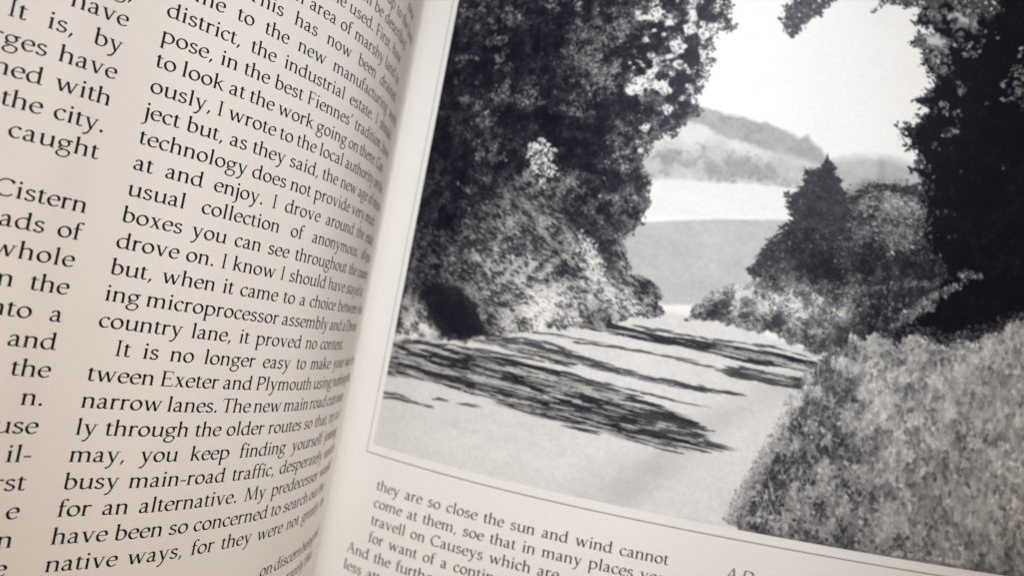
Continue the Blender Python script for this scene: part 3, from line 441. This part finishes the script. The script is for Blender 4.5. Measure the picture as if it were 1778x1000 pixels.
def leaves(where, n, size, tone, jitter, aspect=(.45, .9), angle=None, spread=3.14, alpha=1.0, seed=0, tilt=None):
    """n little leaf or blade marks scattered where the weight is high"""
    r = np.random.default_rng(seed); w = where.ravel(); cs = np.cumsum(w)
    if cs[-1] <= 0: return
    idx = np.searchsorted(cs, r.uniform(0, cs[-1], n)); idx = np.clip(idx, 0, w.size - 1); jj, ii = np.divmod(idx, NS)
    sz = r.uniform(size[0], size[1], n) * RES; asp = r.uniform(*aspect, n); an = (r.uniform(0, math.pi, n) if angle is None else r.normal(angle, spread, n))
    tn = np.asarray(tone)[jj, ii] if np.ndim(tone) else np.full(n, float(tone)); tn = np.clip(tn + r.normal(0, jitter, n), .03, .97)
    h = int(size[1] * RES) + 2; g = np.arange(-h, h + 1); gx, gy = np.meshgrid(g, g)
    for c0 in range(0, n, 4000):
        sl = slice(c0, min(n, c0 + 4000)); ca, sa = np.cos(an[sl])[:, None, None], np.sin(an[sl])[:, None, None]
        u = (gx * ca + gy * sa) / sz[sl][:, None, None]; v = (-gx * sa + gy * ca) / (sz[sl] * asp[sl])[:, None, None]
        A = np.clip((1.15 - np.sqrt(u * u + v * v)) * sz[sl][:, None, None] * .55, 0, 1) * alpha
        for q in range(A.shape[0]):
            j, i = jj[c0 + q], ii[c0 + q]
            if j < h or i < h or j >= NK - h or i >= NS - h: continue
            p = T[j - h:j + h + 1, i - h:i + h + 1]; p += A[q] * (tn[c0 + q] - p)
SK = np.clip
N_TINY = noise(.1, .1, 2, .7); N_LUMP = noise(.9, .8, 3, .6)
def tone_field(name, power=3.2):
    """tone read at scattered points, spread smoothly over the print"""
    num = np.zeros((NK, NS)); den = np.zeros((NK, NS))
    for ps, pk, v in TONES[name]:
        w = 1 / (((GS - ps) ** 2 + (GK - pk) ** 2) + .12) ** (power / 2); num += w * v; den += w
    return num / den
def spots(name, soft=.12, ragged=.1):
    m = np.zeros((NK, NS))
    for ps, pk, r in SPOTS[name]:
        q = 2.2 * r + .4; i0, i1 = np.searchsorted(SG, (ps - q, ps + q)); j0, j1 = np.searchsorted(KG, (pk - q, pk + q))
        d = r - np.hypot(GS[j0:j1, i0:i1] - ps, (GK[j0:j1, i0:i1] - pk) * 1.15) + ragged * 2 * N_LEAF[j0:j1, i0:i1] * min(1, r / .3)
        m[j0:j1, i0:i1] = np.maximum(m[j0:j1, i0:i1], SK(d / soft + .5, 0, 1))
    return m
SK = np.clip
# far hill, ridge wood, hedgerow trees and fields
lay(mask('hillside', .12), .875 + .02 * N_MID + .008 * N_TINY)
lay(mask('strip', .14, .1), .665 + .035 * N_LEAF + .02 * N_MID + .02 * N_TINY)
lay(mask('farhill', .3, .1), .73 + .03 * N_MID + .02 * N_LEAF)
hd = mask('hedge', .5, .3, N_LUMP); lay(hd, .735 + .05 * N_LUMP + .03 * N_LEAF)
leaves(hd * SK(-N_LUMP + .1, 0, 1), 900, (.08, .2), .62, .04, alpha=.3, seed=61)
foot = SK(1 - np.abs(distance(SHAPES['whitefield']) + .12) / .22, 0, 1) * SK((GK + 4) / 2, 0, 1) * SK((1.0 - GK), 0, 1)
lay(mask('whitefield', .1, .05), .925 + .012 * N_STREAK + .008 * N_TINY)
lay(mask('greyfield', .08, .03), .745 + .018 * N_MID + .012 * N_FINE + .012 * N_STREAK)
lay(mask('hedgeline', .1, .04) * .85, .95)
lay(mask('patch', .12), .94)
# road
rd = mask('road', .15, .1)
lay(rd, .862 + .012 * N_MID + .014 * N_STREAK + .012 * N_TINY + .01 * N_FINE)
lay(blur(mask('rut', .5), .3) * .5, .70 + .02 * N_STREAK); lay(blur(mask('rut2', .6), .4) * .35, .735 + .02 * N_STREAK2)
lay(blur(SK((GS - 8) / 6, 0, 1) * SK((16 - GK) / 4, 0, 1) * SK(N_STREAK, 0, 1), .15) * rd * .3, .76); lay(rd * SK((9 - GS) / 6, 0, 1) * .35, .77)
leaves(rd * SK(GK / 10 - .3, 0, 1), 240, (.02, .05), .66, .06, alpha=.5, seed=62)
def stroke(pts, w, tone, a=1.0):
    """a twig's shadow: a line of overlapping streaks"""
    r = np.random.default_rng(int(abs(pts[0][0] * 97 + pts[0][1] * 31) * 10)); global T
    d = np.zeros((NK, NS)); L = sum(math.dist(p, q) for p, q in zip(pts, pts[1:])); run = 0
    for (ax, ay), (bx, by) in zip(pts, pts[1:]):
        l = math.dist((ax, ay), (bx, by)); an = math.atan2(by - ay, bx - ax); ca, sa = math.cos(an), math.sin(an)
        for _ in range(int(l * 5) + 1):
            t = r.uniform(); px, py = ax + (bx - ax) * t, ay + (by - ay) * t + r.normal(0, w * .28); hl = r.uniform(.2, .6); hw = w * r.uniform(.25, .6) * (1 - .6 * (run + t * l) / L)
            i0, i1 = np.searchsorted(SG, (px - .8, px + .8)); j0, j1 = np.searchsorted(KG, (py - .6, py + .6))
            X, Y = GS[j0:j1, i0:i1] - px, GK[j0:j1, i0:i1] - py; u = (X * ca + Y * sa) / hl; v = (-X * sa + Y * ca) / max(hw, .018)
            d[j0:j1, i0:i1] = np.maximum(d[j0:j1, i0:i1], SK(1.5 - (u * u + v * v), 0, 1) * r.uniform(.6, 1))
        run += l
    lay(d * a, tone)
def shade(name, n_dark, n_light, seed, tone=.2, under=.5, soft=.35):
    """dappled tree shade lying across the road: many thin overlapping streaks with light between"""
    d = distance(SHAPES[name]); e = SK(d / soft + .25, 0, 1); w = e * SK(.55 + .6 * N_STREAK, 0, 1.5)
    lay(SK((d + .12 * N_STREAK2) / .3 + .2, 0, 1) * under * SK(.78 + .75 * N_STREAK + .45 * N_STREAK2, 0, 1), .27 + .05 * N_FINE)
    leaves(w, n_dark, (.3, .95), tone, .05, (.035, .085), .05, .03, .75, seed)
    leaves(w * SK(d / .3, 0, 1), n_dark // 3, (.12, .35), tone - .02, .05, (.1, .28), .05, .08, .75, seed + 1)
    leaves(SK(d / .3, 0, 1) * SK(.6 - N_STREAK, 0, 1), n_light, (.2, .8), .70, .09, (.03, .07), .05, .03, .75, seed + 2)
shade('shade1', 1000, 520, 70, .17, .88); shade('shade2', 230, 110, 73, .25, .4, .25); shade('shade3', 420, 90, 76, .19, .92); shade('shade4', 150, 30, 79, .25)
for pts, w in STROKES: stroke(pts, w, .26)
# left: tree, hollow and bank
cw = mask('crown', .06, .12); bk = mask('bank', .12, .16); body = np.maximum(cw, bk)
tf = tone_field('left'); tf = tf * (.94 + .32 * SK((GK + .5) / 2, 0, 1)); cl = .5 + .55 * N_LUMP + .35 * N_LEAF
lay(body, SK(tf * .55 + .01 + (.04 + .14 * tf) * N_LEAF + .14 * tf * N_TINY, .04, 1))
crown_only = cw * (1 - SK(bk * (GK - .5), 0, 1) * 0)
up = SK((-.2 - GK) / .8 + .5, 0, 1)          # foliage above, grassy bank below
leaves(body * SK(tf * 3, .05, 1) * SK(cl + .2, 0, 1), 22000, (.035, .1), SK(tf * .72 + .4 * N_LUMP * tf + .15 * N_LEAF * tf, .03, .9), .05, (.45, .95), alpha=.75, seed=1)
leaves(body * tf ** 1.3 * SK(cl * 1.4 - .2, 0, 1.2) ** 1.5, 13000, (.03, .085), SK(tf * 1.3 + .06, .1, .9), .11, (.45, .9), alpha=.85, seed=2)
leaves(body * SK(.8 - cl, 0, 1) * SK(tf * 2, 0, 1), 15000, (.035, .11), tf * .22 + .015, .03, (.4, .9), alpha=.9, seed=3)
leaves(bk * SK(tf - .1, 0, 1) * (1 - up), 5600, (.07, .24), SK(tf * 1.08 + .06, .1, .9), .1, (.12, .28), .42, .35, .75, 4)
leaves(bk * SK(.8 - cl, 0, 1) * (1 - up), 2600, (.07, .22), tf * .42, .05, (.14, .32), .42, .4, .85, 5)
st = blur(mask('stripe', .3, .2), .07) * .75; lay(st, .13 + .03 * N_LEAF)
leaves(st, 260, (.04, .1), .26, .08, seed=49)
lay(mask('hollow', .14, .25) * .85, .085 + .012 * N_LEAF)
leaves(mask('lightbush', .2, .2), 900, (.03, .09), .64 + .06 * N_LUMP, .12, seed=6, alpha=.8)
leaves(mask('brightstreak', .25, .2), 260, (.04, .11), .84, .08, (.4, .8), alpha=.85, seed=7)
gl = spots('glint', .25, .15); leaves(gl * cw, 1300, (.04, .1), .46, .13, (.45, .9), alpha=.85, seed=8); leaves(gl * cw, 500, (.03, .07), .68, .1, seed=9)
leaves(cw * SK(tf - .2, 0, 1) * SK(N_LEAF, 0, 1), 1300, (.03, .075), .74, .1, seed=10)
rim = SK(1 - np.abs(distance(SHAPES['crown'])) / .3, 0, 1) * SK((GS - 12.5) / 1.5, 0, 1)
leaves(rim, 1300, (.04, .12), .3, .1, (.35, .8), seed=11)
sk = spots('sky', .1, .12) * cw; lay(sk, .93)
leaves(cw * SK(N_LEAF + .1, 0, 1) * SK((GS - 14) / 2, 0, 1) * SK((-2 - GK) / 2, 0, 1), 520, (.035, .1), .92, .04, (.5, 1), seed=12)
leaves(sk, 330, (.035, .1), .32, .1, (.4, .8), seed=13, alpha=.9)
leaves(mask('leafgap', .1, .3), 260, (.04, .12), .85, .12, (.5, 1), seed=14); leaves(mask('leafgap', .2), 70, (.03, .1), .15, .06, seed=15)
for ax, ay, bx, by, w in ((11.2, -1.2, 12.9, 3.4, .1), (9.6, -3.2, 9.2, 1.2, .16), (7.2, -6, 7.9, .5, .14)):   # stems in the gloom
    lay(SK(1 - np.abs((GS - ax) - (bx - ax) * (GK - ay) / (by - ay) + .12 * N_MID) / w, 0, 1) * SK((GK - ay) * 4, 0, 1) * SK((by - GK) * 4, 0, 1) * .5, .06)
# right: bushes and lane verge under the dark tree
rf = tone_field('right'); rf = rf * (1 + .25 * SK((rf - .4) / .2, 0, 1)); hr = blur(mask('hedge_right', .5, .3, N_LUMP), .15); bs = mask('bush', .08, .2); lv = mask('lane_verge', .1, .18); rb = np.maximum(bs, lv)
rb = np.maximum(rb, hr * .9)
lay(rb, SK(rf * .68 + (.04 + .12 * rf) * N_LEAF + .1 * rf * N_TINY, .05, 1))
leaves(rb * SK(cl + .3, 0, 1), 9000, (.04, .12), SK(rf + .22 * N_LUMP * rf, .05, .9), .06, (.3, .8), .1, .8, .75, 16)
leaves(rb * rf * SK(cl, 0, 1), 5200, (.035, .1), SK(rf * 1.3 + .05, .1, .88), .12, (.3, .8), .1, .8, .8, 17)
leaves(SK(2 * rb - 1, 0, 1) * SK(.8 - cl, 0, 1), 4200, (.04, .11), rf * .42 + .02, .04, (.3, .8), .1, .8, .8, 18)
lay(blur(mask('spire', .2, .12), .06) * .5, .5); leaves(mask('bushlight', .5, .3), 420, (.05, .15), .5, .13, (.25, .6), .1, .5, .85, 63)
cf = mask('conifer', .05, .05); lay(cf, .19 + .05 * N_LEAF); leaves(cf, 420, (.04, .12), .25, .08, (.2, .45), -.35, .5, .8, 64)
brim = SK(1 - np.abs(distance(SHAPES['bush'])) / .28, 0, 1) * SK((7 - GK) / 2, 0, 1)
leaves(brim, 700, (.07, .26), .2, .05, (.13, .3), -.35, .55, .9, 19); leaves(brim, 300, (.05, .16), .22, .05, (.2, .4), .6, .6, .9, 59)
vrim = SK(1 - np.abs(distance(SHAPES['lane_verge'])) / .25, 0, 1)
leaves(vrim * SK((10 - GK) / 3, 0, 1), 500, (.04, .1), .5, .16, (.3, .7), 1.4, .6, .8, 20)
lay(blur(mask('verge_shade', .5, .35), .1) * .7, .15 + .05 * N_LEAF); leaves(mask('verge_shade', .5, .3), 420, (.04, .11), .34, .12, seed=21, alpha=.7)
rt = mask('right_tree', .07, .15); lay(rt, SK(.03 + .022 * N_LEAF + .018 * N_MID, .012, .2))
leaves(rt * SK((14 - GK) / 8, .1, 1), 2600, (.05, .14), .07, .035, (.3, .8), alpha=.6, seed=22)
rrim = SK(1 - np.abs(distance(SHAPES['right_tree'])) / .42, 0, 1) * SK((13.5 - GK) / 2, 0, 1)
leaves(rrim, 1300, (.05, .17), .13, .06, (.2, .5), .15, .6, .95, 23)
for nm in ('pale1', 'pale2'): lay(mask(nm, .2, .35) * .92, .86 + .06 * N_LEAF)
leaves(mask('right_light', .4, .4) * SK(N_LEAF + .35, 0, 1), 520, (.06, .18), .33, .16, (.35, .8), seed=24, alpha=.85)
leaves(spots('dark_tree', .25, .2), 330, (.05, .14), .42, .17, (.35, .8), seed=25, alpha=.85)
leaves(mask('rcluster', .3, .3), 130, (.06, .17), .45, .13, (.3, .7), -.5, .5, .85, 26)
near = SK(1 - distance(SHAPES['right_tree']) / 2.2, 0, 1) * rt * SK((5 - GK) / 3, 0, 1)
leaves(near * SK(N_LEAF + .1, 0, 1) * SK(N_LUMP + .3, 0, 1), 420, (.05, .14), .32, .14, (.35, .8), seed=27, alpha=.75)
fade = SK(1 - distance(SHAPES['right_tree']) / .9, 0, 1) * rt * SK((GK - 5.5) / 2, 0, 1)
leaves(fade, 1500, (.05, .14), .22, .11, (.3, .8), alpha=.8, seed=28)
gm = mask('gleam', .15, .3); lay(gm * .6, .42); leaves(gm, 420, (.04, .12), .44, .14, (.35, .8), seed=29, alpha=.9)
for nm, sd in (('twig', 30), ('twig2', 31), ('twig3', 32)):
    tw = mask(nm, .07, .16); lay(tw, .27 + .05 * N_LEAF); leaves(tw, 260, (.05, .15), .31, .12, (.25, .6), .6, .5, .95, sd)
    leaves(SK(1 - np.abs(distance(SHAPES[nm])) / .2, 0, 1), 80, (.06, .17), .27, .07, (.25, .5), .7, .6, .95, sd + 20)
    leaves(tw, 40, (.04, .1), .85, .08, (.5, 1), seed=sd + 40)
# near verge: grass and weeds
wf = tone_field('weeds', 3.0); wd_ = mask('weeds', .12, .3, N_LUMP); far = SK((GS - 25) / 12, 0, 1)
wf = wf + .035
lay(wd_, SK(wf * .8 + .09 * N_LEAF + .07 * N_LUMP + .08 * N_TINY, .1, .9))
leaves(wd_, 11000, (.06, .2), wf + .12 * N_LUMP, .13, (.25, .7), 1.5, .9, .65, 33)
leaves(wd_ * (1 - .75 * far), 6000, (.045, .14), wf + .03, .16, (.3, .8), alpha=.85, seed=34)
leaves(wd_ * SK(.35 + N_LUMP, 0, 1), 3200, (.045, .14), wf + .2, .08, (.4, .9), alpha=.85, seed=35)
leaves(wd_ * SK(.25 - N_LUMP, 0, 1) * (1 - .7 * far), 4200, (.05, .15), wf - .26, .06, (.35, .9), alpha=.85, seed=36)
leaves(wd_, 1700, (.14, .42), wf + .17, .08, (.05, .11), 1.45, .4, .65, 37)
leaves(wd_ * far, 1500, (.14, .36), wf + .03, .13, (.3, .6), 1.45, .5, .5, 38)
edge = SK(1 - np.abs(distance(SHAPES['weeds']) + .1) / .55, 0, 1) * SK((GK - 11) / 2, 0, 1) * SK((27 - GS) / 3, 0, 1)
leaves(edge, 1500, (.035, .11), .58, .13, (.25, .7), 1.45, .7, .6, 39); leaves(edge, 160, (.1, .26), .6, .08, (.06, .12), 1.3, .5, .6, 40)
top = SK(1 - np.abs(distance(SHAPES['weeds']) - .1) / .4, 0, 1) * SK((GS - 27) / 2, 0, 1) * SK((13 - GK) / 3, 0, 1)
leaves(top, 800, (.04, .13), .58, .15, (.25, .7), 1.5, .8, .8, 41)
T = np.where(far * wd_ > .02, T + (blur(T, .035) - T) * SK(far * wd_ * 1.2, 0, 1), T)
# the lens of the old camera and the press: a little softness and grain
T = blur(T, .02) + np.random.default_rng(3).normal(0, .012, T.shape) + .006 * N_FINE
T = SK(T, .025, .97)
LIN = lambda v: np.where(v <= .04045, v / 12.92, ((v + .055) / 1.055) ** 2.4)
dark = (1 - T) ** 3; T = .012 + T * .985
RGB = np.stack([LIN(SK(T * 1.0 + .004 * dark, 0, 1)), LIN(SK(T * .987 - .002 * dark, 0, 1)), LIN(SK(T * .965 + .05 * dark, 0, 1)), np.ones_like(T)], -1)
pr = sheet('photo_print', SG, KG, lambda s, k: RIGHT.point(s, k, .006), m_print, photo_page)
pr['label'] = 'black and white photograph of a tree shaded country lane'
ca = pr.data.color_attributes.new('tone', 'FLOAT_COLOR', 'POINT'); ca.data.foreach_set('color', RGB.reshape(-1).astype(np.float32))
def rule(s0, k0, s1, k1, w):
    n = 60; t_ = np.linspace(0, 1, n); S = s0 + (s1 - s0) * t_; K = k0 + (k1 - k0) * t_; l = math.hypot(s1 - s0, k1 - k0); nx, ny = (k1 - k0) / l * w / 2, -(s1 - s0) / l * w / 2
    V = np.r_[RIGHT.point(S + nx, K + ny, .006), RIGHT.point(S - nx, K - ny, .006)]; F = [[i, i + 1, n + i + 1, n + i] for i in range(n - 1)]
    return mesh('frame_line', V, F, m_rule, photo_page)
rule(KEY_S, KEY_K + .03, KEY_S, -13.5, .04); rule(KEY_S + .04, KEY_K, 41.9, KEY_K, .065)
